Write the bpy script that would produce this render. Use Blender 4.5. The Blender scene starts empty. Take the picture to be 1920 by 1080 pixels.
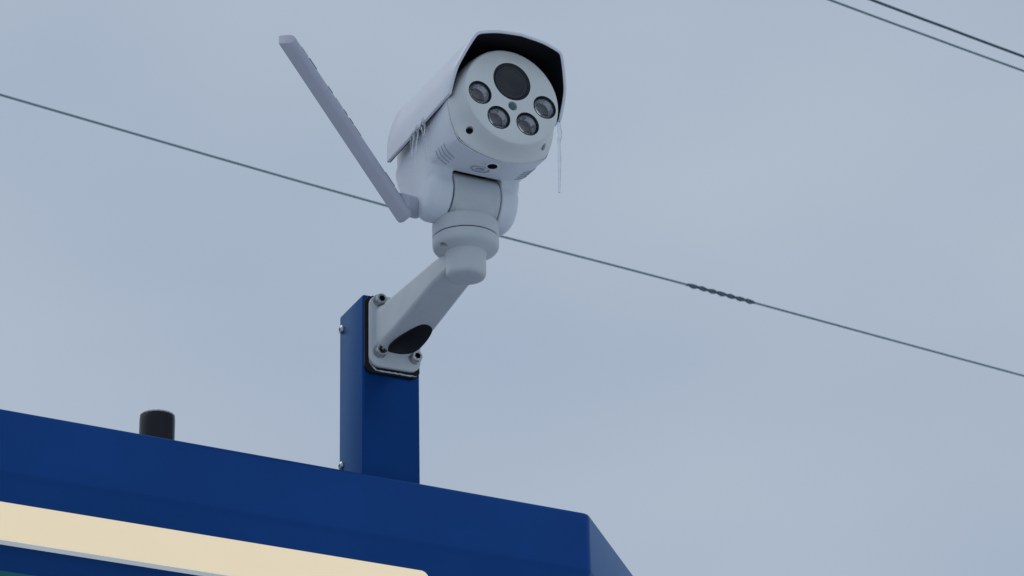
import bpy, bmesh, math, random
from math import sin, cos, pi, radians, sqrt, atan2
from mathutils import Vector, Matrix

random.seed(7)
scene = bpy.context.scene
COL = scene.collection

# ------------------------------------------------------------------ camera
f_px = 5700.0
elev, yaw, roll = radians(24.6), radians(25.5), radians(1.25)
right = Vector((cos(yaw), -sin(yaw), 0)); away = Vector((sin(yaw), cos(yaw), 0)); up = Vector((0, 0, 1))
fwd = cos(elev) * away + sin(elev) * up
vup = -sin(elev) * away + cos(elev) * up
VR = cos(roll) * right - sin(roll) * vup
VU = cos(roll) * vup + sin(roll) * right
cam = bpy.data.cameras.new('viewpoint')
cam.sensor_width = 36.0
cam.lens = 36.0 * f_px / 1920.0
cam.clip_start = 0.05
cam.clip_end = 5000
cam_o = bpy.data.objects.new('viewpoint', cam)
COL.objects.link(cam_o)
m = Matrix.Identity(4)
for i in range(3):
    m[i][0] = VR[i]; m[i][1] = VU[i]; m[i][2] = -fwd[i]
m.translation = Vector((-1.03001431, -2.49815795, 1.66745086))
cam_o.matrix_world = m
scene.camera = cam_o
cam.dof.use_dof = True
cam.dof.focus_distance = 2.95
cam.dof.aperture_fstop = 45.0

# ------------------------------------------------------------------ sky and sun
w = bpy.data.worlds.new('World')
scene.world = w
w.use_nodes = True
nt = w.node_tree
nt.nodes.clear()
out = nt.nodes.new('ShaderNodeOutputWorld')
bg = nt.nodes.new('ShaderNodeBackground')
bg.inputs['Strength'].default_value = 0.1
sky = nt.nodes.new('ShaderNodeTexSky')
sky.sky_type = 'NISHITA'
sky.sun_disc = False
sky.sun_elevation = radians(50)
sky.sun_rotation = radians(-45)
sky.dust_density = 3.0
tc = nt.nodes.new('ShaderNodeTexCoord')
n1 = nt.nodes.new('ShaderNodeTexNoise')
n1.inputs['Scale'].default_value = 3.0
n1.inputs['Detail'].default_value = 4.0
n1.inputs['Roughness'].default_value = 0.45
mp = nt.nodes.new('ShaderNodeMapping')
mp.inputs['Scale'].default_value = (1.0, 1.0, 1.8)
mp.inputs['Location'].default_value = (27.4, 14.2, 46.0)
nt.links.new(tc.outputs['Generated'], mp.inputs['Vector'])
nt.links.new(mp.outputs['Vector'], n1.inputs['Vector'])
ramp = nt.nodes.new('ShaderNodeValToRGB')
ramp.color_ramp.elements[0].position = 0.32
ramp.color_ramp.elements[0].color = (0.350, 0.430, 0.558, 1)
ramp.color_ramp.elements[1].position = 0.68
ramp.color_ramp.elements[1].color = (0.460, 0.532, 0.620, 1)
nt.links.new(n1.outputs['Fac'], ramp.inputs['Fac'])
gain = nt.nodes.new('ShaderNodeVectorMath')
gain.operation = 'SCALE'
gain.inputs['Scale'].default_value = 10.0
nt.links.new(ramp.outputs['Color'], gain.inputs[0])
mx = nt.nodes.new('ShaderNodeMix')
mx.data_type = 'RGBA'
mx.inputs['Factor'].default_value = 0.93
nt.links.new(sky.outputs['Color'], mx.inputs['A'])
nt.links.new(gain.outputs['Vector'], mx.inputs['B'])
nt.links.new(mx.outputs['Result'], bg.inputs['Color'])
nt.links.new(bg.outputs['Background'], out.inputs['Surface'])

sun = bpy.data.lights.new('sun', 'SUN')
sun.energy = 0.5
sun.angle = radians(30)
sun.color = (1.0, 0.97, 0.92)
sun_o = bpy.data.objects.new('sun', sun)
COL.objects.link(sun_o)
sd = Vector((-0.55, 0.55, 1.0)).normalized()
sun_o.rotation_euler = sd.to_track_quat('Z', 'Y').to_euler()
sun_o.location = (0, 0, 20)

vs = scene.view_settings
vs.view_transform = 'Standard'
vs.look = 'None'
vs.exposure = 0.0
vs.gamma = 1.0
vs.use_curve_mapping = False

# ------------------------------------------------------------------ helpers
def mat(name, col, rough=0.4, spec=0.5, metal=0.0, var=0.05, scale=30.0, bump=0.0, bscale=400.0, trans=0.0,
        ior=1.45, coat=0.0, tint=None, warp=0.0, emit=None, estr=0.0, rvar=0.08):
    M = bpy.data.materials.new(name)
    M.use_nodes = True
    t = M.node_tree
    b = t.nodes['Principled BSDF']
    b.inputs['Roughness'].default_value = rough
    b.inputs['Specular IOR Level'].default_value = spec
    b.inputs['Metallic'].default_value = metal
    b.inputs['IOR'].default_value = ior
    b.inputs['Transmission Weight'].default_value = trans
    b.inputs['Coat Weight'].default_value = coat
    if tint: b.inputs['Specular Tint'].default_value = tint + (1,)
    c = t.nodes.new('ShaderNodeTexCoord')
    n = t.nodes.new('ShaderNodeTexNoise')
    n.inputs['Scale'].default_value = scale
    n.inputs['Detail'].default_value = 5.0
    t.links.new(c.outputs['Object'], n.inputs['Vector'])
    r = t.nodes.new('ShaderNodeValToRGB')
    r.color_ramp.elements[0].position = 0.3
    r.color_ramp.elements[1].position = 0.7
    r.color_ramp.elements[0].color = tuple(x * (1 - var) for x in col) + (1,)
    r.color_ramp.elements[1].color = tuple(min(1, x * (1 + var)) for x in col) + (1,)
    t.links.new(n.outputs['Fac'], r.inputs['Fac'])
    t.links.new(r.outputs['Color'], b.inputs['Base Color'])
    if rvar:
        mr = t.nodes.new('ShaderNodeMapRange')
        mr.inputs['To Min'].default_value = max(0, rough - rvar)
        mr.inputs['To Max'].default_value = min(1, rough + rvar)
        t.links.new(n.outputs['Fac'], mr.inputs['Value'])
        t.links.new(mr.outputs['Result'], b.inputs['Roughness'])
    if bump:
        n2 = t.nodes.new('ShaderNodeTexNoise')
        n2.inputs['Scale'].default_value = bscale
        n2.inputs['Detail'].default_value = 3.0
        t.links.new(c.outputs['Object'], n2.inputs['Vector'])
        bp = t.nodes.new('ShaderNodeBump')
        bp.inputs['Strength'].default_value = bump
        bp.inputs['Distance'].default_value = 0.001
        t.links.new(n2.outputs['Fac'], bp.inputs['Height'])
        t.links.new(bp.outputs['Normal'], b.inputs['Normal'])
        if warp:            # slow unevenness of sheet metal
            n3 = t.nodes.new('ShaderNodeTexNoise')
            n3.inputs['Scale'].default_value = 7.0
            n3.inputs['Detail'].default_value = 1.0
            t.links.new(c.outputs['Object'], n3.inputs['Vector'])
            bq = t.nodes.new('ShaderNodeBump')
            bq.inputs['Strength'].default_value = warp
            bq.inputs['Distance'].default_value = 0.004
            t.links.new(n3.outputs['Fac'], bq.inputs['Height'])
            t.links.new(bq.outputs['Normal'], bp.inputs['Normal'])
    if emit:
        r2 = t.nodes.new('ShaderNodeValToRGB')
        r2.color_ramp.elements[0].color = tuple(x * 0.94 for x in emit) + (1,)
        r2.color_ramp.elements[1].color = tuple(x * 1.05 for x in emit) + (1,)
        t.links.new(n.outputs['Fac'], r2.inputs['Fac'])
        t.links.new(r2.outputs['Color'], b.inputs['Emission Color'])
        b.inputs['Emission Strength'].default_value = estr
    return M

M_body = mat('white_plastic', (0.74, 0.78, 0.835), 0.36, 0.45, var=0.045, scale=14, bump=0.02)
M_shield = mat('shield_paint', (0.77, 0.80, 0.86), 0.30, 0.45, var=0.04, scale=11)
M_cast = mat('cast_white_paint', (0.58, 0.62, 0.635), 0.42, 0.4, var=0.04, scale=40, bump=0.06, bscale=900)
M_face = mat('face_paint', (0.74, 0.77, 0.75), 0.36, 0.4, var=0.03, scale=30, bump=0.02)
M_black = mat('black_liner', (0.006, 0.006, 0.009), 0.6, 0.15, var=0.1)
M_rubber = mat('black_rubber', (0.008, 0.009, 0.012), 0.55, 0.25, var=0.15, scale=60)
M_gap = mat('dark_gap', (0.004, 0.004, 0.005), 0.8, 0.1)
M_lens = mat('lens_glass', (0.010, 0.011, 0.017), 0.06, 0.6, var=0.05, rvar=0.02)
M_lensrim = mat('lens_barrel', (0.014, 0.015, 0.02), 0.35, 0.4)
M_glass = mat('clear_dome', (0.95, 0.96, 0.98), 0.02, 0.5, trans=1.0, ior=1.45, var=0.0, rvar=0.0)
M_reflector = mat('reflector_cup', (0.42, 0.44, 0.48), 0.08, 0.5, metal=0.9, var=0.1)
M_chip = mat('emitter_chip', (0.03, 0.03, 0.035), 0.35, 0.5, var=0.2)
M_sensor = mat('sensor_window', (0.05, 0.12, 0.13), 0.12, 0.6, var=0.1)
M_blue = mat('blue_powder_coat', (0.0112, 0.068, 0.262), 0.30, 0.16, metal=0.5, tint=(0.70, 0.92, 1.0), warp=0.35, var=0.07, scale=9, bump=0.05, bscale=700, rvar=0.05)
M_postblue = mat('post_blue_paint', (0.0068, 0.050, 0.202), 0.30, 0.14, metal=0.5, tint=(0.60, 0.90, 1.0), warp=0.3, var=0.08, scale=14, bump=0.08, bscale=500, rvar=0.05)
M_steel = mat('zinc_steel', (0.45, 0.46, 0.47), 0.28, 0.5, metal=1.0, var=0.15, scale=200)
M_socket = mat('socket_dark', (0.01, 0.01, 0.012), 0.5, 0.3)
M_seal = mat('sealant_bead', (0.55, 0.57, 0.60), 0.5, 0.3, var=0.15, scale=120)
M_cream = mat('lit_acrylic', (0.6, 0.55, 0.45), 0.25, 0.3, var=0.02, scale=3.0, emit=(0.54, 0.43, 0.262), estr=1.0)
M_edge = mat('acrylic_edge', (0.75, 0.76, 0.76), 0.35, 0.4, var=0.03, emit=(0.24, 0.26, 0.25), estr=1.0)
M_teal = mat('teal_band', (0.01, 0.13, 0.15), 0.3, 0.3)
M_wire = mat('weathered_cable', (0.17, 0.26, 0.28), 0.6, 0.3, var=0.1, scale=4)
M_wire2 = mat('dark_cable', (0.065, 0.105, 0.13), 0.6, 0.3, var=0.1, scale=4)
M_ice = mat('ice', (0.92, 0.95, 0.99), 0.10, 0.4, trans=0.93, ior=1.31, var=0.0, rvar=0.05, bump=0.5, bscale=350)
M_pipe = mat('black_pipe_cap', (0.010, 0.011, 0.014), 0.35, 0.35, var=0.15, scale=50)
M_logo = mat('emblem_and_slot_shade_grey', (0.36, 0.40, 0.48), 0.45, 0.4, var=0.1)
M_ant = mat('antenna_plastic', (0.46, 0.48, 0.56), 0.4, 0.4, var=0.04, scale=20)
M_ground = mat('snowy_pavement', (0.62, 0.64, 0.67), 0.8, 0.2, var=0.12, scale=0.6, bump=0.2, bscale=20)
M_roof = mat('roof_sheet', (0.10, 0.12, 0.16), 0.5, 0.3)

WORLD = {}

def add(name, me, material, parent=None, mtx=None, smooth=30, label=None):
    """Link a mesh as one object; mtx is its world matrix."""
    o = bpy.data.objects.new(name, me)
    COL.objects.link(o)
    if material and not me.materials:
        me.materials.append(material)
    mtx = mtx or Matrix.Identity(4)
    if parent:
        o.parent = parent
        o.matrix_parent_inverse = WORLD[parent.name].inverted()
    o.matrix_basis = mtx
    WORLD[o.name] = mtx.copy()
    if smooth and me.polygons:
        me.shade_smooth()
        me.set_sharp_from_angle(angle=radians(smooth))
    if label:
        o['label'] = label
    return o

def empty(name, label, cat, loc, group=None):
    o = bpy.data.objects.new(name, None)
    COL.objects.link(o)
    o.empty_display_size = 0.05
    o.matrix_basis = Matrix.Translation(Vector(loc))
    WORLD[o.name] = o.matrix_basis.copy()
    tag(o, label, cat, group)
    return o

def tag(o, label=None, cat=None, group=None, kind=None):
    if label: o['label'] = label
    if cat: o['category'] = cat
    if group: o['group'] = group
    if kind: o['kind'] = kind
    return o

def pyd(v, f):
    me = bpy.data.meshes.new('mesh')
    me.from_pydata([tuple(x) for x in v], [], f)
    me.update()
    bm = bmesh.new(); bm.from_mesh(me)
    bmesh.ops.recalc_face_normals(bm, faces=bm.faces)
    bm.to_mesh(me); bm.free()
    return me

def loft(sections, cap0=True, cap1=True):
    n = len(sections[0]); v = []; f = []
    for s in sections: v += list(s)
    for k in range(len(sections) - 1):
        for i in range(n):
            j = (i + 1) % n
            f.append((k * n + i, k * n + j, (k + 1) * n + j, (k + 1) * n + i))
    if cap0: f.append(tuple(range(n - 1, -1, -1)))
    if cap1: f.append(tuple((len(sections) - 1) * n + i for i in range(n)))
    return pyd(v, f)

def lathe(profile, seg=64):
    """profile (r, z); r = 0 closes with a pole."""
    v = []; f = []; idx = []
    for r, z in profile:
        if r < 1e-7:
            idx.append([len(v)]); v.append((0, 0, z))
        else:
            s = len(v); idx.append(list(range(s, s + seg)))
            for i in range(seg):
                a = 2 * pi * i / seg
                v.append((r * cos(a), r * sin(a), z))
    for k in range(len(idx) - 1):
        A, B = idx[k], idx[k + 1]
        for i in range(seg):
            j = (i + 1) % seg
            if len(A) == 1 and len(B) == 1: break
            if len(A) == 1: f.append((A[0], B[j], B[i]))
            elif len(B) == 1: f.append((A[i], A[j], B[0]))
            else: f.append((A[i], A[j], B[j], B[i]))
    return pyd(v, f)

def box(x0, x1, y0, y1, z0, z1, bev=0.0, seg=3):
    bm = bmesh.new()
    bmesh.ops.create_cube(bm, size=1.0)
    for q in bm.verts:
        q.co = Vector((x0 + (q.co.x + .5) * (x1 - x0), y0 + (q.co.y + .5) * (y1 - y0), z0 + (q.co.z + .5) * (z1 - z0)))
    if bev:
        bmesh.ops.bevel(bm, geom=bm.edges[:], offset=bev, segments=seg, profile=0.5, affect='EDGES')
    me = bpy.data.meshes.new('mesh'); bm.to_mesh(me); bm.free()
    return me

def prism(poly, z0, z1, bev=0.0, seg=3):
    """2-D polygon extruded in z."""
    bm = bmesh.new()
    vs_ = [bm.verts.new((x, y, z0)) for x, y in poly]
    bm.faces.new(vs_)
    r = bmesh.ops.extrude_face_region(bm, geom=bm.faces[:])
    for q in r['geom']:
        if isinstance(q, bmesh.types.BMVert): q.co.z = z1
    bmesh.ops.recalc_face_normals(bm, faces=bm.faces)
    if bev:
        bmesh.ops.bevel(bm, geom=[e for e in bm.edges if abs(e.verts[0].co.z - e.verts[1].co.z) < 1e-9],
                        offset=bev, segments=seg, profile=0.5, affect='EDGES')
    me = bpy.data.meshes.new('mesh'); bm.to_mesh(me); bm.free()
    return me

def tube(pts, radii, seg=12, caps=True):
    pts = [Vector(p) for p in pts]
    if not hasattr(radii, '__len__'): radii = [radii] * len(pts)
    secs = []; ref = None
    for i, p in enumerate(pts):
        d = (pts[min(i + 1, len(pts) - 1)] - pts[max(i - 1, 0)]).normalized()
        if ref is None:
            ref = d.orthogonal().normalized()
        ref = (ref - d * ref.dot(d)).normalized()
        b = d.cross(ref)
        secs.append([p + radii[i] * (cos(2 * pi * k / seg) * ref + sin(2 * pi * k / seg) * b) for k in range(seg)])
    return loft(secs, caps, caps)

def rrect(hw, hh, r, n=6, cx=0, cy=0):
    p = []
    for sx, sy, a0 in ((1, 1, 0), (-1, 1, pi / 2), (-1, -1, pi), (1, -1, 3 * pi / 2)):
        for k in range(n + 1):
            a = a0 + (pi / 2) * k / n
            p.append((cx + sx * (hw - r) + r * cos(a), cy + sy * (hh - r) + r * sin(a)))
    return p

def frame(origin, x, y, z):
    M = Matrix.Identity(4)
    for i in range(3):
        M[i][0] = x[i]; M[i][1] = y[i]; M[i][2] = z[i]; M[i][3] = origin[i]
    return M

def join_meshes(mes):
    bm = bmesh.new()
    for me in mes: bm.from_mesh(me)
    o = bpy.data.meshes.new('mesh'); bm.to_mesh(o); bm.free()
    return o

def evaluate(me, mods):
    """Apply a list of (type, settings) modifiers to a mesh and return the result."""
    o = bpy.data.objects.new('tmp', me); COL.objects.link(o)
    tmp = []
    for typ, st in mods:
        md = o.modifiers.new('m', typ)
        for k, val in st.items():
            if k == 'object_mesh':
                t = bpy.data.objects.new('tmp_cut', val); COL.objects.link(t); tmp.append(t)
                md.object = t
            else:
                setattr(md, k, val)
    dg = bpy.context.evaluated_depsgraph_get()
    res = bpy.data.meshes.new_from_object(o.evaluated_get(dg))
    for t in tmp + [o]: bpy.data.objects.remove(t)
    return res

def resample(poly, n):
    """open polyline -> n points, even by arc length"""
    P = [Vector(p) for p in poly]
    d = [0]
    for a, b in zip(P, P[1:]): d.append(d[-1] + (b - a).length)
    r = []
    for i in range(n):
        s = d[-1] * i / (n - 1); k = 0
        while k < len(d) - 2 and d[k + 1] < s: k += 1
        t = (s - d[k]) / max(1e-12, d[k + 1] - d[k])
        r.append(P[k].lerp(P[k + 1], t))
    return r

def catmull(P, n=6):
    P = [Vector(p) for p in P]; r = []
    for i in range(len(P) - 1):
        p0 = P[max(i - 1, 0)]; p1 = P[i]; p2 = P[i + 1]; p3 = P[min(i + 2, len(P) - 1)]
        for k in range(n):
            t = k / n
            r.append(0.5 * ((2 * p1) + (p2 - p0) * t + (2 * p0 - 5 * p1 + 4 * p2 - p3) * t * t + (3 * p1 - p0 - 3 * p2 + p3) * t ** 3))
    r.append(P[-1]); return r

mm = 0.001

# ------------------------------------------------------------------ ground
bm = bmesh.new()
bmesh.ops.create_grid(bm, x_segments=8, y_segments=8, size=600)
me = bpy.data.meshes.new('mesh'); bm.to_mesh(me); bm.free()
tag(add('ground', me, M_ground, smooth=0), kind='structure')

# ------------------------------------------------------------------ kiosk
fy = radians(4.2)
FX = Vector((cos(fy), sin(fy), 0)); FN = Vector((sin(fy), -cos(fy), 0))     # along the fascia, outward
F0 = Vector((-0.00816, -0.0201, 2.705))
FM = frame(F0, FX, -FN, up)          # local x along, y into the kiosk, z up
kiosk = empty('kiosk', 'blue metal kiosk with folded fascia, chamfered corner and lit cream strip', 'kiosk', (F0.x - .5, F0.y + .6, 0))
# plan line of the fascia: left end -> corner -> chamfer -> side -> back
def plan(off):
    # offset inwards by off
    c = 0.2468; ch = 0.42
    k = math.tan(radians(45.4) / 2) * off
    p = [(-2.2, off), (c - k, off)]
    s = radians(45.4)
    p2 = (c + ch * cos(s), ch * sin(s))
    k2 = math.tan(radians(44.6) / 2) * off
    nx, ny = -sin(s), cos(s)
    p.append((p2[0] + nx * off - k2 * cos(s), p2[1] + ny * off - k2 * sin(s)))
    p.append((p2[0] - off, 1.7 - off))
    p.append((-2.2 , 1.7 - off))
    return p

def round_plan(P, r, n=5):
    res = [Vector((P[0][0], P[0][1]))]
    for a, b, c in zip(P, P[1:], P[2:]):
        a, b, c = Vector(a), Vector(b), Vector(c)
        d1 = (a - b).normalized(); d2 = (c - b).normalized()
        for k in range(n + 1):
            t = k / n
            p = (b + d1 * r).lerp(b, t).lerp(b.lerp(b + d2 * r, t), t)
            res.append(p)
    res.append(Vector((P[-1][0], P[-1][1])))
    return res

def wall_loft(levels):
    """levels: (inward offset, z) from top to bottom"""
    rings = []
    for off, z in levels:
        rings.append([(p.x, p.y, z) for p in round_plan(plan(off), 0.006)])
    v = []; f = []; n = len(rings[0])
    for r in rings: v += r
    for k in range(len(rings) - 1):
        for i in range(n):
            j = (i + 1) % n
            f.append((k * n + i, k * n + j, (k + 1) * n + j, (k + 1) * n + i))
    return pyd(v, f)

lv = [(0.045, -0.030), (0.025, -0.0025), (0.022, 0.0), (0.003, 0.0), (0.0012, -0.0007), (0.0004, -0.0018), (0.0, -0.004),
      (0.0, -0.0575), (0.0003, -0.060), (0.0014, -0.0620), (0.0030, -0.0665), (0.0242, -0.200), (0.0257, -0.204), (0.032, -0.206), (0.13, -0.206)]
lv_solid = wall_loft(lv)
fas = add('fascia', lv_solid, M_blue, kiosk, FM, 40)
rp = [(p.x, p.y) for p in round_plan(plan(0.024), 0.006)]
add('roof', prism(rp, -0.055, -0.040), M_roof, kiosk, FM, 0)
wp = [(p.x, p.y) for p in round_plan(plan(0.128), 0.006)]
add('wall', prism(wp, -F0.z, -0.190), M_blue, kiosk, FM, 30)
# lit strip: raised acrylic plate on the sloping lower fascia
tilt_f = atan2(0.0212, 0.1335)
SM = FM @ Matrix.Translation((0, 0.0030, -0.0665)) @ Matrix.Rotation(-tilt_f, 4, 'X') @ Matrix.Rotation(pi / 2, 4, 'X')
# SM: local x along, local y up, local z outward
def strip(x0, x1, y0, y1, z0, z1, r, bev):
    hw, hh = (x1 - x0) / 2, (y1 - y0) / 2
    return prism(rrect(hw, hh, r, 6, (x0 + x1) / 2, (y0 + y1) / 2), z0, z1, bev, 2)
ls = add('light_strip', strip(-1.9, 0.0640, -0.0648, -0.0268, 0.0005, 0.0082, 0.008, 0.0), M_edge, kiosk, SM, 30)
add('lit_face', strip(-1.8993, 0.0633, -0.0641, -0.0275, 0.0084, 0.0094, 0.0075, 0.0), M_cream, ls, SM, 30)
add('sign_band', strip(-1.9, -0.10, -0.1300, -0.0935, 0.0005, 0.006, 0.004, 0.0), M_teal, kiosk, SM, 30)

# black stub behind the fascia
pm = lathe([(0, 0.1), (0.0128, 0.1), (0.0148, 0.0992), (0.0160, 0.0972), (0.0165, 0.094), (0.0165, 0.012), (0.0205, 0.010), (0.0205, 0), (0, 0)], 48)
pc = FM @ Vector((-0.1815, 0.068, -0.0395))
pipe = empty('pipe_stub', 'short black round pipe stub standing on the kiosk roof behind the blue fascia', 'pipe', pc)
add('pipe', lathe([(0.0165, 0.0868), (0.0165, 0.012), (0.0205, 0.010), (0.0205, 0), (0, 0)], 48), M_pipe, pipe, Matrix.Translation(pc), 40)
add('cap', lathe([(0, 0.0893), (0.0128, 0.0893), (0.0150, 0.0886), (0.0163, 0.0870), (0.0167, 0.0845), (0.0167, 0.060), (0, 0.060)], 48), M_pipe, pipe, Matrix.Translation(pc), 40)
fr = [(.0155 + .0003 * sin(k * 2.1), 2 * pi * k / 60, .0885) for k in range(61)]
add('pale_rim', tube([(r * cos(a), r * sin(a), z) for r, a, z in fr], [.0006 + .0004 * abs(sin(k * 1.3)) for k in range(61)], 6), M_seal, pipe, Matrix.Translation(pc), 60)  # thin pale ring round the top edge of the cap

# ------------------------------------------------------------------ post
post = empty('camera_post', 'square blue steel post rising behind the fascia and carrying the camera bracket', 'post', (0.03, 0.03, 2.66))
add('tube', box(0, .06, 0, .06, 2.6655, 2.9, 0.0022, 3), M_postblue, post, None, 40)
rivet_me = lathe([(0, .0016), (.0014, .0016), (.0018, .0019), (.0040, .0012), (.0046, 0.0004), (.0046, -.0005), (0, -.0005)], 24)
hole_me = lathe([(0, .0021), (.0017, .0021), (.0017, .0010)], 16)
for k, (y, z) in enumerate(((.0545, 2.8842), (.0540, 2.7395))):
    Mx = frame((-.0002, y, z), (0, 1, 0), (0, 0, 1), (-1, 0, 0))
    # local z = -x (outward)
    Mx = frame((-.0002, y, z), (0, -1, 0), (0, 0, 1), (-1, 0, 0))
    s = add('rivet', rivet_me, M_steel, post, Mx, 40)
    add('socket', hole_me, M_socket, s, Mx, 40)

# ------------------------------------------------------------------ security camera
AX, AY = 0.030, -0.178          # pan axis
scam = empty('security_camera', 'white bullet security camera with sunshield and infrared lights on a blue post', 'camera', (0.03, -0.006, 2.86))

# wall plate (in x-z plane, facing -y)
def px_frame(x, z, y=0.0):
    return frame((x, y, z), (1, 0, 0), (0, 0, 1), (0, -1, 0))     # local x = X, local y = Z, local z = outward

PF = px_frame(0.0310, 2.8600)
gask_shade = []
for i, (x, y) in enumerate(rrect(.0290, .0408, .009, 8)):
    gask_shade.append((x * (1 + 0.012 * sin(i * 1.7)) - 0.0013, y * (1 + 0.010 * sin(i * 2.3)) - 0.0024))
add('gasket_and_shade', prism(gask_shade, 0.0002, 0.0034, 0.001, 2), M_rubber, scam, PF, 40)  # black pad: part seal, part painted contact shade beside and below the plate
add('mounting_plate', prism(rrect(.0268, .0376, .0105, 8), 0.0036, 0.0082, 0.0010, 2), M_cast, scam, PF, 40)
# sealant bead round the lower edge
bead = []
for i in range(33):
    t = i / 32
    if t < .3:
        q = t / .3; x = -.0268 + .0010 * q; y = -.018 - .0135 * q
    else:
        q = (t - .3) / .7; x = -.0258 + .0500 * q; y = -.0365 - .0030 * sin(min(1, q * 5) * pi / 2)
        if q < .12: y = -.0315 - .0065 * (q / .12)
    bead.append((x + random.uniform(-.0002, .0002), y - .0008 + random.uniform(-.0003, .0003), .0030 + random.uniform(-.0003, .0003)))
add('sealant', tube(bead[8:], [0.0003 + .0008 * (0.8 + .2 * sin(i * 1.9)) * min(1, i / 4, (24 - i) / 3 + .1) for i in range(25)], 8), M_seal, scam, PF, 60)

# bolts
bolt_me = lathe([(.0026, .0074), (.0046, .0074), (.0053, .0068), (.0055, .0058), (.0055, .0014), (.0066, .0013), (.0068, .0003), (.0068, 0), (0, 0)], 32)
sock_me = lathe([(.0024, .0058), (.0024, .0026), (0, .0026)], 6)
sock_star = lathe([(.0033, .00755), (.0027, .0074), (.0023, .0040), (0, .0040)], 6)
for x, z in ((.0142, 2.8915), (.0142, 2.8375), (.0515, 2.8368), (.0495, 2.8900)):
    Bm = px_frame(x, z, -.0080) @ Matrix.Rotation(random.uniform(0, 1), 4, 'Z')
    b = add('bolt', bolt_me, M_steel, scam, Bm, 35)
    add('socket', sock_star, M_socket, b, Bm, 35)

# arm: rounded-rectangle sections lofted from the plate to the neck
def sup(cx, cz, hx, hz, r, y, n=8):
    return [(p[0], y, p[1]) for p in rrect(hx, hz, r, n, cx, cz)]
arm_secs = []
for y, x0, x1, z0, z1, r in (
        (-.0075, .0095, .0520, 2.8345, 2.8910, .0150),
        (-.0105, .0100, .0520, 2.8350, 2.8895, .0145),
        (-.0150, .0103, .0516, 2.8370, 2.8870, .0120),
        (-.0220, .0108, .0513, 2.8388, 2.8843, .0100),
        (-.0300, .0104, .0509, 2.8400, 2.8836, .0070),
        (-.0450, .0105, .0503, 2.8415, 2.8818, .0058),
        (-.0700, .0105, .0493, 2.8440, 2.8800, .0052),
        (-.1000, .0105, .0482, 2.8470, 2.8782, .0050),
        (-.1450, .0106, .0466, 2.8515, 2.8757, .0048),
        (-.1620, .0115, .0460, 2.8525, 2.8745, .0048),
        (-.1760, .0130, .0456, 2.8535, 2.8730, .0048)):
    arm_secs.append(sup((x0 + x1) / 2, (z0 + z1) / 2, (x1 - x0) / 2, (z1 - z0) / 2, r, y))
add('arm', loft(arm_secs), M_cast, scam, None, 50)

# rubber grommet on the sloping underside near the plate
gp = Vector((.0315, -.0440, 2.8412)); gx = Vector((1, 0, 0)); gs = Vector((0, -cos(.13), sin(.13)))
gn = gx.cross(gs)          # outward: downwards
GM = frame(gp, gx, gs, gn)
gk = [(-12.2, -27.6), (-13.6, -17.8), (-11.6, -4.5), (-7.1, 10.4), (-1.7, 23.2), (3.2, 27.4), (9.7, 25.6), (14.6, 19.2), (16.7, 6.8), (16.9, -7.9), (15.4, -19.2), (11.0, -26.6), (2.8, -30.6), (-5.8, -30.6), (-10.4, -29.8)]
gpoly = [(p.x * mm, p.y * mm) for p in catmull([Vector(p) for p in gk + gk[:1]], 4)[:-1]]
add('cable_grommet', prism(gpoly, -.006, 0.0018, 0.0010, 2), M_rubber, scam, GM, 40)

# base: lower neck, ring, drum neck
T = Matrix.Translation((AX, AY, 0))
neck = lathe([(0, 2.8462), (.0150, 2.8462), (.0172, 2.8470), (.0184, 2.8490), (.0187, 2.8515), (.0187, 2.8660), (.0190, 2.8690), (.0200, 2.8712), (.0218, 2.8724)], 64)
add('lower_neck', neck, M_cast, scam, T, 40)
# counterbored holes in the ring's underside
cut = join_meshes([lathe([(0, 2.86), (.0034, 2.86), (.0034, 2.8815), (0, 2.8815)], 20)])
def moved(me, v):
    q = me.copy(); q.transform(Matrix.Translation(v)); return q
ring_low_c = lathe([(0, 2.8700), (.0188, 2.8700), (.0215, 2.8712), (.0262, 2.8728), (.0292, 2.8744), (.0306, 2.8764), (.0311, 2.8790), (.0311, 2.8846), (.0305, 2.8852), (0, 2.8854)], 96)
hole_dir = [(-.0250, -.0062), (.0175, .0165)]
cuts = join_meshes([moved(cut, (x, y, 0)) for x, y in hole_dir])
ring_low_c = evaluate(ring_low_c, [('BOOLEAN', dict(operation='DIFFERENCE', solver='EXACT', object_mesh=cuts))])
rl = add('base_ring', ring_low_c, M_cast, scam, T, 35)
for x, y in hole_dir:
    add('screw', lathe([(0, 2.8805), (.0006, 2.8805), (.0026, 2.8808), (.0028, 2.8812)], 16), M_gap, rl, T @ Matrix.Translation((x, y, 0)), 35)
ring_up = lathe([(0, 2.8862), (.0303, 2.8862), (.0309, 2.8868), (.0311, 2.8878), (.0311, 2.8985), (.0309, 2.9005), (.0300, 2.9018), (.0285, 2.9022), (0, 2.9022)], 96)
add('pan_ring', ring_up, M_cast, scam, T, 40)
add('ring_gap', lathe([(0, 2.8850), (.0301, 2.8850), (.0301, 2.8868), (0, 2.8868)], 64), M_gap, scam, T, 40)

# head frame: local x = W (sideways), y = A (forward), z = U (up); millimetres scaled
pan, tilt = 0.0507, 0.0226
HN = Vector((sin(pan), -cos(pan), 0)); HW = Vector((cos(pan), sin(pan), 0))
HA = cos(tilt) * HN + sin(tilt) * up; HU = -sin(tilt) * HN + cos(tilt) * up
H0 = Vector((.03488, -.27512, 3.00486))
# right-handed frame: x = -W, y = A, z = U  ->  use x=W, y=-A (back), z=U
HM = frame(H0, HW, -HA, HU)
def h(w_, u_, a_): return Vector((w_ * mm, -a_ * mm, u_ * mm))
def hw_(w_, u_, a_): return HM @ h(w_, u_, a_)

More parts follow.
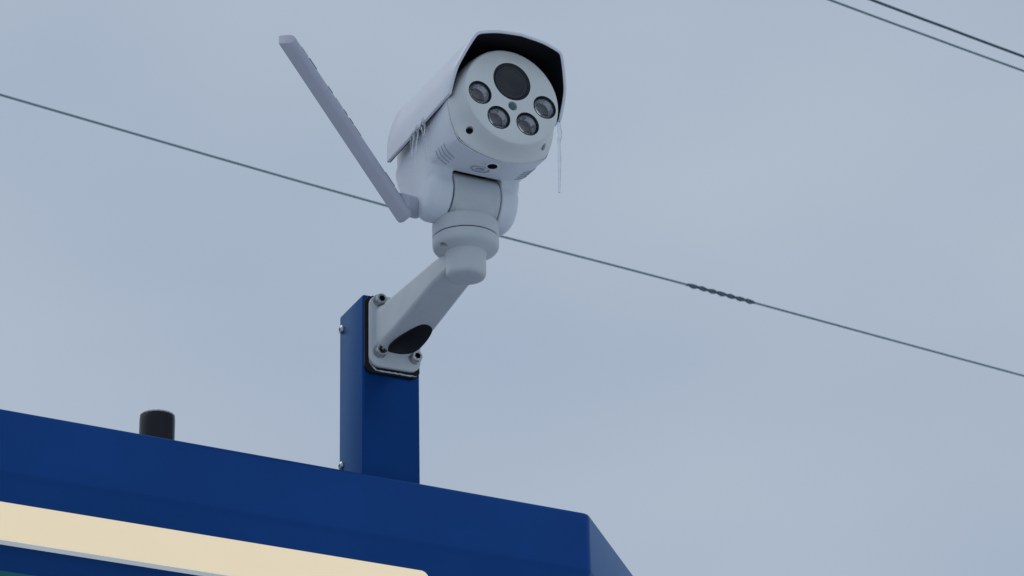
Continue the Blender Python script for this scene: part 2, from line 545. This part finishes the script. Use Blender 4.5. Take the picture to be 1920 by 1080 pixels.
# drum between the ears, blending down to the pan ring
dc = (-97.0, -79.0)
drum_pts = []
dr = 25.0
secs = []
for wv, rr in ((-23.8, dr - .6), (-23.2, dr), (23.2, dr), (23.8, dr - .6)):
    s = []
    for k in range(64):
        a = 2 * pi * k / 64
        s.append(h(wv, dc[1] + rr * sin(a), dc[0] + rr * cos(a)))
    secs.append(s)
add('tilt_drum', loft(secs), M_cast, scam, HM, 30)
# neck from drum down into the pan ring: round-cornered stem
st = []
for z, hx, hy, r in ((2.8965, .0262, .0262, .0250), (2.9022, .0256, .0256, .0240), (2.9045, .0246, .0250, .0200), (2.9080, .0240, .0248, .0120), (2.9230, .0238, .0247, .0060), (2.9280, .0238, .0240, .0060)):
    st.append([(p[0], p[1], z) for p in rrect(hx, hy, r, 8)])
add('stem', loft(st), M_cast, scam, T @ Matrix.Rotation(pan, 4, 'Z'), 50)

# body shell -------------------------------------------------------------
def half_to_loop(half, a, n=40):
    hp = resample([(x, y) for x, y in catmull([Vector((p[0], p[1])) for p in half], 5)], n)
    right_ = [h(p.x, p.y, a) for p in hp]
    left_ = [h(-p.x, p.y, a) for p in hp[1:-1]][::-1]
    return right_ + left_
Dsec = [(0, 29), (16, 27.5), (31, 22), (44, 11), (53, -4), (55.5, -20), (53.2, -38), (49.5, -50), (46.2, -58.5), (43.6, -61.3), (34, -65.5), (18, -70.5), (0, -72.8)]
B2 = [(0, 29), (16, 27.5), (31, 22), (43, 11), (51, -4), (53.5, -20), (52, -38), (49.0, -52), (44.5, -60), (34, -63.5), (18, -66.0), (0, -66.5)]
B3 = [(0, 29), (16, 27.5), (30, 22), (42, 11), (49.5, -4), (51.5, -20), (50.5, -38), (48.5, -52), (45, -59), (34, -61.8), (18, -62.3), (0, -62.5)]
B4 = [(0, 28), (16, 26.5), (30, 21), (41, 10), (47.5, -4), (49, -20), (48.5, -38), (47, -50), (44, -57), (34, -60.8), (18, -61.3), (0, -61.5)]
B5 = [(0, 24), (15, 22.5), (28, 17), (38, 7), (44, -5), (46, -18), (45.5, -30), (44, -39), (41, -45), (32, -49), (18, -50), (0, -50)]
main = loft([half_to_loop(Dsec, -24.1), half_to_loop(B2, -46), half_to_loop(B3, -72), half_to_loop(B4, -112), half_to_loop(B5, -149)])
ear_prof = [(-72.5, -56), (-72.2, -62)] + [(-97 + 25.2 * cos(radians(t)), -79 + 25.2 * sin(radians(t))) for t in (22, 8, -6, -20, -34, -48, -62, -76, -88)] + [(-107, -103.2), (-115, -97), (-123, -88), (-133, -77), (-143, -62), (-150, -46), (-150, -34), (-130, -30), (-100, -30), (-76, -36)]
def ear(side):
    pts = catmull([Vector(p) for p in ear_prof], 3)
    secs_ = []
    c0 = Vector((-101, -72))
    for wv, ins in ((25.3, 0), (36, 0), (39.5, .8), (42.3, 2.4), (44.3, 5.2), (45.5, 9.0), (45.9, 13)):
        lp = []
        for p in pts:
            d = c0 - p
            q = p + d.normalized() * min(ins, d.length * .9)
            if p.y > -45: q.y = p.y
            lean = max(0.0, (q.y + 85) * .085) if wv > 38 else 0
            lp.append(h(side * (wv + lean), q.y, q.x))
        secs_.append(lp)
    return loft(secs_)
shell_in = evaluate(main, [('BOOLEAN', dict(operation='UNION', solver='EXACT', object_mesh=ear(1))),
                           ('BOOLEAN', dict(operation='UNION', solver='EXACT', object_mesh=ear(-1)))])
slot = box(-25.3 * mm, 25.3 * mm, 74.3 * mm, 124 * mm, -125 * mm, -44 * mm)
shell_in = evaluate(shell_in, [('BOOLEAN', dict(operation='DIFFERENCE', solver='EXACT', object_mesh=slot))])
body_me = evaluate(shell_in, [('REMESH', dict(mode='VOXEL', voxel_size=0.0009, use_smooth_shade=True)),
                              ('SMOOTH', dict(factor=0.5, iterations=9))])
body = add('body', body_me, M_body, scam, HM, 0)
body_me.shade_smooth()
add('slot_shade_sheet', box(-24.9 * mm, 24.9 * mm, 74.9 * mm, 123 * mm, -46 * mm, -45 * mm), M_gap, scam, HM, 0)  # dark sheet added to stand in for the shade up inside the slot

# front cap ---------------------------------------------------------------
cc = Vector((0, -16))
NP = 96
Dl = [Vector((p.x / mm, p.z / mm)) for p in half_to_loop(Dsec, 0, 80)]
def ray_to_loop(ang):
    d = Vector((cos(ang), sin(ang)))
    best = 60
    for i in range(len(Dl)):
        p, q = Dl[i] - cc, Dl[(i + 1) % len(Dl)] - cc
        e = q - p
        den = d.x * e.y - d.y * e.x
        if abs(den) < 1e-9: continue
        t = (p.x * e.y - p.y * e.x) / den
        s = (p.x * d.y - p.y * d.x) / den
        if -1e-6 <= s <= 1 + 1e-6 and t > 0: best = t
    return best
Rd = [ray_to_loop(2 * pi * k / NP) for k in range(NP)]
rings = []
for a, base, blend in ((0.0, 46.0, 0), (-0.3, 47.2, 0), (-1.0, 48.1, 0), (-2.5, 48.8, 0.0), (-6, 49.6, .03), (-10, 50.3, .09), (-13, 50.8, .18), (-15.5, 51.0, .31), (-17.5, 51.0, .47), (-19.5, 51.0, .68), (-21.2, 51.0, .88), (-22.3, 51.0, .97), (-22.9, 50.6, .985)):
    ring = []
    for k in range(NP):
        ang = 2 * pi * k / NP
        r = base * (1 - blend) + max(Rd[k], 46.0) * blend
        ring.append(h(cc.x + r * cos(ang), cc.y + r * sin(ang), a))
    rings.append(ring)
cap_solid = loft(rings)
def cyl_cut(x, u, r, a0, a1, seg=48):
    me_ = lathe([(0, a0), (r, a0), (r, a1), (0, a1)], seg)
    me_.transform(Matrix.Scale(mm, 4))
    me_.transform(Matrix.Translation(h(x, u, 0)) @ Matrix.Rotation(pi / 2, 4, 'X'))
    return me_
leds = [(-33.5, -19.3), (33.5, -19.3), (-14.9, -41.0), (14.9, -41.0)]
cuts = [cyl_cut(0, 0, 19.4, -7, 5, 64), cyl_cut(0, -25.6, 4.7, -3, 5, 24)]
cuts += [cyl_cut(x, u, 11.9, -9, 5, 48) for x, u in leds]
def hole_frame(x):
    n = Vector((x / 52 * .55, -.80, -.52 * .55)).normalized()        # local head axes: x side, -y forward, z up
    q = n.to_track_quat('Z', 'Y').to_matrix().to_4x4()
    return Matrix.Translation(h(x, -52.2, -15.5)) @ q
def hole_cut(x):
    me_ = lathe([(0, -7), (3.5, -7), (3.5, 6), (0, 6)], 24)
    me_.transform(Matrix.Scale(mm, 4)); me_.transform(hole_frame(x))
    return me_
cuts += [hole_cut(x) for x in (-37.4, 37.4)]
cap_me = evaluate(cap_solid, [('BOOLEAN', dict(operation='DIFFERENCE', solver='EXACT', object_mesh=join_meshes(cuts)))])
cap = add('front_cap', cap_me, M_face, scam, HM, 25)
# dark joint between cap and body
gapl = [h(p.x * .985, (p.y + 20) * .985 - 20, -21.5) for p in Dl]
gapl2 = [h(p.x * .985, (p.y + 20) * .985 - 20, -24.5) for p in Dl]
add('joint_gasket', loft([gapl, gapl2]), M_gap, scam, HM, 30)

# parts set into the front: local z = forward
def face_frame(x, u, a):
    return HM @ Matrix.Translation(h(x, u, a)) @ Matrix.Rotation(pi / 2, 4, 'X') @ Matrix.Scale(mm, 4)
lens_me = lathe([(0, -2.0), (8, -2.05), (13.8, -2.25), (15.2, -2.5), (15.5, -2.9), (16.0, -2.6), (17.6, -2.2), (18.2, -2.6), (18.4, -6), (0, -6)], 64)
lens_me = lathe([(0, -1.25), (8, -1.5), (13.2, -2.0), (13.5, -1.75), (13.9, -1.7), (16.6, -1.45), (16.9, -1.8), (16.9, -5), (0, -5)], 64)
rim_me = lathe([(16.95, -5), (16.95, -1.7), (17.4, -1.3), (18.4, -1.2), (18.9, -.9), (19.25, -.25), (19.3, -6), (16.95, -6)], 64)
lo = add('lens', lens_me, M_lens, scam, face_frame(0, 0, 0), 30)
add('lens_rim', rim_me, M_lensrim, lo, face_frame(0, 0, 0), 30)
cup_me = lathe([(5.6, -8.4), (7.0, -6.6), (8.6, -4.8), (9.8, -3.2), (10.3, -2.9), (10.4, -8.8), (5.6, -8.8)], 18)
sleeve_me = lathe([(10.45, -8.8), (10.45, -2.6), (10.9, -2.0), (11.5, -.5), (11.85, -.2), (11.85, -8.8)], 48)
chip_me = lathe([(0, -6.6), (4.6, -6.7), (5.7, -7.4), (5.8, -8.8), (0, -8.8)], 32)
dome_pts = [(0, 1.0)] + [(10.2 * sin(t * pi / 2 / 10), -2.4 + 3.4 * cos(t * pi / 2 / 10)) for t in range(1, 11)] + [(10.2, -2.7), (9.4, -2.85), (0, -2.9)]
dome_me = lathe(dome_pts, 48)
for x, u in leds:
    Fm = face_frame(x, u, 0)
    led = add('infrared_lamp', cup_me, M_reflector, scam, Fm @ Matrix.Rotation(random.uniform(0, 1), 4, 'Z'), 5)
    add('emitter', chip_me, M_chip, led, Fm, 40)
    add('sleeve', sleeve_me, M_lensrim, led, Fm, 40)
    add('dome_lens', dome_me, M_glass, led, Fm, 40)
add('light_sensor', lathe([(0, -.5), (2.4, -.6), (3.4, -.9), (3.5, -2.8), (0, -2.8)], 24), M_sensor, scam, face_frame(0, -25.6, 0), 40)
scr = lathe([(0, -5.6), (1.2, -5.6), (1.6, -5.2), (2.8, -5.4), (3.2, -6.0), (3.2, -7.2), (0, -7.2)], 24)
for x in (-37.4, 37.4):
    add('screw', scr, M_socket, scam, HM @ hole_frame(x) @ Matrix.Scale(mm, 4), 40)

from mathutils.bvhtree import BVHTree
_bm = bmesh.new(); _bm.from_mesh(body_me)
BODY = BVHTree.FromBMesh(_bm); _bm.free()
def snap(w_, u_, a_, lift=0.0):
    """nearest point of the body shell (head axes), lifted along its normal, and that normal"""
    q, n, i, d = BODY.find_nearest(h(w_, u_, a_))
    return q + n * lift * mm, n
# things on the underside of the body
def under_frame(x, u, a, slope=0.10):
    # local z outwards (down), local y forward
    Mx = HM @ Matrix.Translation(h(x, u, a))
    R = frame((0, 0, 0), Vector((1, 0, 0)), Vector((0, -cos(slope), -sin(slope))), Vector((0, sin(slope), -cos(slope))))
    return Mx @ R @ Matrix.Scale(mm, 4)
def on_body(w_, u_, a_, lean=0.30, lift=0.0):
    q, n = snap(w_, u_, a_)
    n = (n + Vector((0, -lean, 0))).normalized()
    q = q + n * lift * mm
    fwd_ = Vector((0, -1, 0)); fwd_ = (fwd_ - n * fwd_.dot(n)).normalized()
    side_ = fwd_.cross(n)
    return HM @ frame(q, side_, fwd_, n) @ Matrix.Scale(mm, 4)
UFm = on_body(-2.5, -67.3, -37.8, .28, 1.3)
mic = add('microphone', lathe([(0, .3), (4.6, .3), (4.8, .7), (5.3, .9), (5.9, .7), (6.3, -.3), (6.5, -3.0), (0, -3.0)], 32), M_face, scam, UFm, 40)
add('hole', lathe([(0, .45), (2.4, .45), (4.75, .62), (4.75, -.2)], 32), M_gap, mic, UFm, 40)
EFm = on_body(-6.0, -63.6, -55.5, .12, .5)
ring_pts = []
emb = []
for rx, ry, rr in ((9.2, 5.6, .6),):
    pts = [(rx * cos(2 * pi * k / 40), ry * sin(2 * pi * k / 40), 0.25) for k in range(40)]
    secs_ = []
    for p in pts:
        d = Vector((p[0] / rx, p[1] / ry, 0)).normalized()
        secs_.append([Vector(p) + d * rr * cos(2 * pi * q / 6) + Vector((0, 0, rr * sin(2 * pi * q / 6))) for q in range(6)])
    v = [x for s in secs_ for x in s]; f = []
    for i in range(40):
        for q in range(6):
            f.append((i * 6 + q, i * 6 + (q + 1) % 6, ((i + 1) % 40) * 6 + (q + 1) % 6, ((i + 1) % 40) * 6 + q))
    emb.append(pyd(v, f))
for poly in ([(-4, -1.6), (-2.6, -1.6), (-1, 1), (-2.2, 1.6)], [(-1.2, 1.8), (0.4, -2), (1.4, -1.8), (0, 2)], [(1.2, -1.6), (4.2, -.6), (3.8, .6), (1.4, -.4)], [(.6, .4), (3.6, 1.4), (3.0, 2.4), (.2, 1.4)]):
    emb.append(prism(poly, -.3, .5))
add('emblem', join_meshes(emb), M_logo, scam, EFm, 30)
# vent fins wrapping the lower corners; darker grey paints the shade of grooves
def fin_du(a):
    return (-a - 46) / 16 * 1.0
def fin(side, a_mid, i):
    p = []
    # up the side, over the corner and along the bottom, raked like a chevron
    path = [(48.6, -53.5, .8), (47.4, -57.0, .3), (45.9, -60.2, -.2), (43.4, -62.0, -.9), (39.5, -63.2, -2.4), (35.5, -63.6, -4.2)]
    for w_, u_, da in path:
        p.append(snap(side * w_, u_ + fin_du(a_mid), a_mid + da, .25)[0])
    return tube(p, [.0004, .0006, .0007, .0007, .0006, .0004], 8)
for side in (-1, 1):
    for i in range(4):
        add('vent_slot_shade', fin(side, -46 - i * 5.4, i), M_logo, scam, HM, 60)

# sunshield ----------------------------------------------------------------
rim_out = [(0, 40.9), (22, 39.2), (38, 35.9), (43.6, 33.7), (46.4, 30.6), (49.8, 24), (54, 14), (57.4, 4), (58.6, -7), (58.8, -19)]
def shield_loop(profile, a_front, n=34, inset=0.0, slope=.59, back=False, drop=0.0):
    pts = resample(profile, n)
    loop = []
    for p in pts:
        x, u = p.x, p.y
        loop.append((x, u))
    full = [(-x, u) for x, u in loop[::-1]][:-1] + loop
    return full
def shield_mesh(off, a_trim, thick, rear_a=-143):
    prof = catmull([Vector(p) for p in rim_out], 4)
    prof = [p for p in prof]
    full = [(-p.x + .5, p.y) for p in prof[::-1]][:-1] + [(p.x + .7, p.y) for p in prof]
    n = len(full)
    # inward normals
    def offs(d):
        r = []
        for i in range(n):
            a = Vector(full[max(i - 1, 0)]); b = Vector(full[min(i + 1, n - 1)])
            t = (b - a).normalized(); nn = Vector((t.y, -t.x))       # points inwards for left->right travel
            q = Vector(full[i]) + nn * d
            r.append((q.x, q.y))
        return r
    outer, inner = offs(off), offs(off + thick)
    NA = 8
    v = []; f = []
    for lay, lp in enumerate((outer, inner)):
        for j in range(NA + 1):
            t = j / NA
            for (x, u), (ox, ou) in zip(lp, full):
                af = 15 - .59 * (31 - ou) - a_trim
                if ou > 31: af = 15 + .55 * (ou - 31) - a_trim
                ar = rear_a + (a_trim if a_trim else 0)
                a = af + (ar - af) * t
                # the lower edge falls away slightly to the rear
                low = max(0.0, min(1.0, (20 - ou) / 39.0))
                dd = low * 9.0 * t
                squeeze = 1 + 0.02 * t * low
                v.append(h(x * squeeze, u - dd, a))
    L = (NA + 1) * n
    for j in range(NA):
        for i in range(n - 1):
            q = (j * n + i, j * n + i + 1, (j + 1) * n + i + 1, (j + 1) * n + i)
            f.append(q); f.append(tuple(L + k for k in q[::-1]))
    for i in range(n - 1):
        f.append((i, i + 1, L + i + 1, L + i))
        b = NA * n
        f.append((b + i, b + i + 1, L + b + i + 1, L + b + i))
    for j in range(NA):
        for i in (0, n - 1):
            f.append((j * n + i, (j + 1) * n + i, L + (j + 1) * n + i, L + j * n + i))
    return pyd(v, f)
sh = shield_mesh(0, 0, 2.9)
sh = evaluate(sh, [('BEVEL', dict(width=0.0006, segments=2, limit_method='ANGLE', angle_limit=radians(50)))])
shield = add('sunshield', sh, M_shield, scam, HM, 35)
add('liner', shield_mesh(2.95, 1.0, 0.5), M_black, shield, HM, 35)

# antenna -------------------------------------------------------------------
ab = hw_(-56, -101, -106) - VR * .0015 - VU * .0026          # lower end of the blade
d_img = (-222.0, 331.0)
ad = (VR * d_img[0] + VU * d_img[1]).normalized()
ad = (ad + fwd * 0.10).normalized()
awid = (VR * 331.0 + VU * 222.0).normalized()
awid = (awid - fwd * 0.38).normalized()
awid = (awid - ad * awid.dot(ad)).normalized()
anrm = awid.cross(ad)
AM = frame(ab, awid, ad, anrm)        # x width, y length, z thickness
hwid, hth, ln = .0074, .0056, .212
def blade_sec(k):
    p = []
    for sx, sy, a0, r in ((1, 1, 0, .0052), (-1, 1, pi / 2, .0010), (-1, -1, pi, .0010), (1, -1, 3 * pi / 2, .0052)):
        ns = 14 if r > .002 else 2
        for q in range(ns + 1):
            a = a0 + (pi / 2) * q / ns
            p.append((k * (sx * (hwid - r) + r * cos(a)), k * (sy * (hth - r) + r * sin(a))))
    return p
secs = []
for y, k, tip in ((-.0005, .80, -1), (.0008, .95, -1), (.003, 1, -1), (.0145, 1, 0), (.016, 1, 0), (.06, 1.0, 0), (.13, 1.0, 0), (ln - .025, 1, 0), (ln - .0235, 1, 0), (ln - .0012, 1.0, 1), (ln - .0002, .96, 1), (ln, .88, 1)):
    sec = []
    for x, z in blade_sec(k):
        yy = y
        if tip == 1: yy = y - (x + hwid) * .60 - (z + hth) * .80
        if tip == -1: yy = y + (x + hwid) * .05
        sec.append((x, yy, z))
    secs.append(sec)
ant = add('antenna', loft(secs), M_ant, scam, AM, 20)
# seam crust along the upper edge
y = .012
while y < .185:
    l = random.uniform(.006, .02)
    if random.random() < .75:
        q = box(hwid - .0010, hwid - .0001 - random.uniform(0, .00045), y, y + l, -hth + .0020, -hth + .0030)
        add('dark_seam', q, M_chip, ant, AM, 0)
    y += l + random.uniform(.001, .008)
# knuckle: stub from the ear to the blade
k0 = hw_(-42, -85, -117); k1 = ab + ad * .0150 + awid * .003 - anrm * .001
add('antenna_knuckle', tube([k0, k0.lerp(k1, .45), k0.lerp(k1, .48), k0.lerp(k1, .97), k1], [.0100, .0102, .0100, .0098, .0080], 28), M_ant, ant, None, 40)

# ------------------------------------------------------------------ icicles
def icicle(name, pts, radii, label):
    P = catmull([Vector(p) for p in pts], 5)
    R = [x.x for x in catmull([Vector((r, 0, 0)) for r in radii], 5)]
    R = [max(.00025, r * random.uniform(.9, 1.1)) for r in R]
    o = add('icicle', tube(P, R, 10), M_ice, None, None, 60)
    tag(o, label, 'icicle', 'icicles hanging from the sunshield')
    return o
icicle('i', [hw_(-58.8, -20, -78), hw_(-59.3, -28, -80), hw_(-59.3, -36, -81), hw_(-59.4, -50, -83.5), hw_(-59.4, -63, -86)],
       [.0010, .0023, .0013, .0008, .0004], 'longest bent icicle under the left sunshield rim, the middle one of three')
icicle('i', [hw_(-58.4, -18, -66), hw_(-59.0, -26, -67), hw_(-59.0, -36, -65), hw_(-59.0, -50, -62), hw_(-59.0, -66, -60)],
       [.0010, .0025, .0015, .0008, .0005], 'icicle under the left sunshield rim, of three the one closest to the camera face')
icicle('i', [hw_(-58.9, -22, -88), hw_(-59.4, -30, -89), hw_(-59.3, -38, -90), hw_(-59.2, -48, -91)],
       [.0008, .0018, .0011, .0006], 'shortest icicle under the left sunshield rim, of three the one nearest the antenna')
icicle('i', [hw_(58.2, -14, -18), hw_(58.4, -22, -18.5), hw_(59.4, -33, -19), hw_(58.6, -41, -20), hw_(58.8, -60, -21), hw_(58.8, -91, -24)],
       [.0010, .0015, .0020, .0013, .0015, .0009], 'long clear icicle hanging free right of the camera face')

# ------------------------------------------------------------------ overhead cables
def cable(name, pts, r, material, label, ext=22.0):
    P = [Vector(p) for p in pts]
    d0 = (P[0] - P[1]).normalized(); d1 = (P[-1] - P[-2]).normalized()
    ex0 = [P[0] + d0 * s + Vector((0, 0, .0016 * s * s)) for s in (ext, ext * .6, ext * .3, ext * .1)]
    ex1 = [P[-1] + d1 * s + Vector((0, 0, .0016 * s * s)) for s in (ext * .1, ext * .3, ext * .6, ext)]
    Q = catmull(ex0 + P + ex1, 4)
    return Q, tube(Q, r, 8)
CG = 'overhead cables crossing the sky'
ptsA = [(1.28, 6.28, 6.5), (2.78, 6.555, 6.5), (4.12, 6.745, 6.5), (5.83, 7.01, 6.5)]
wa = empty('overhead_cable', 'long grey cable crossing the sky behind the camera, with a twisted splice', 'cable', ptsA[1], CG)
Q, me = cable('a', ptsA, .0041, M_wire, '')
add('wire', me, M_wire, wa, None, 60)
# helical splice wrap
s0 = Vector((4.12, 6.745, 6.5)); s1 = Vector((4.44, 6.80, 6.5))
def on_path(x):
    for a, b in zip(Q, Q[1:]):
        if a.x <= x <= b.x: return a.lerp(b, (x - a.x) / (b.x - a.x))
for ph in (0, pi):
    hel = []
    for i in range(141):
        t = i / 140
        c = on_path(s0.x + (s1.x - s0.x) * t)
        th = t * 2 * pi * 3.6 + ph
        a_ = .0046 + .0006 * sin(i * .37 + ph)
        hel.append(c + Vector((0, a_ * cos(th), a_ * sin(th))))
    add('splice_strand', tube(hel, .0046, 8), M_wire2, wa, None, 60)
for pts, r, mt, lab in (
        ([(3.97, 5.385, 7.0), (4.42, 5.47, 7.0), (4.91, 5.56, 7.0)], .0040, M_wire, 'thinner lower cable of the pair crossing the upper right corner of the sky'),
        ([(4.12, 5.33, 7.0), (4.48, 5.398, 7.0), (4.86, 5.47, 7.0)], .0049, M_wire2, 'thicker darker upper cable of the pair crossing the upper right corner of the sky')):
    Q2, me = cable('b', pts, r, mt, lab)
    tag(add('overhead_cable', me, mt, None, None, 60), lab, 'cable', CG)
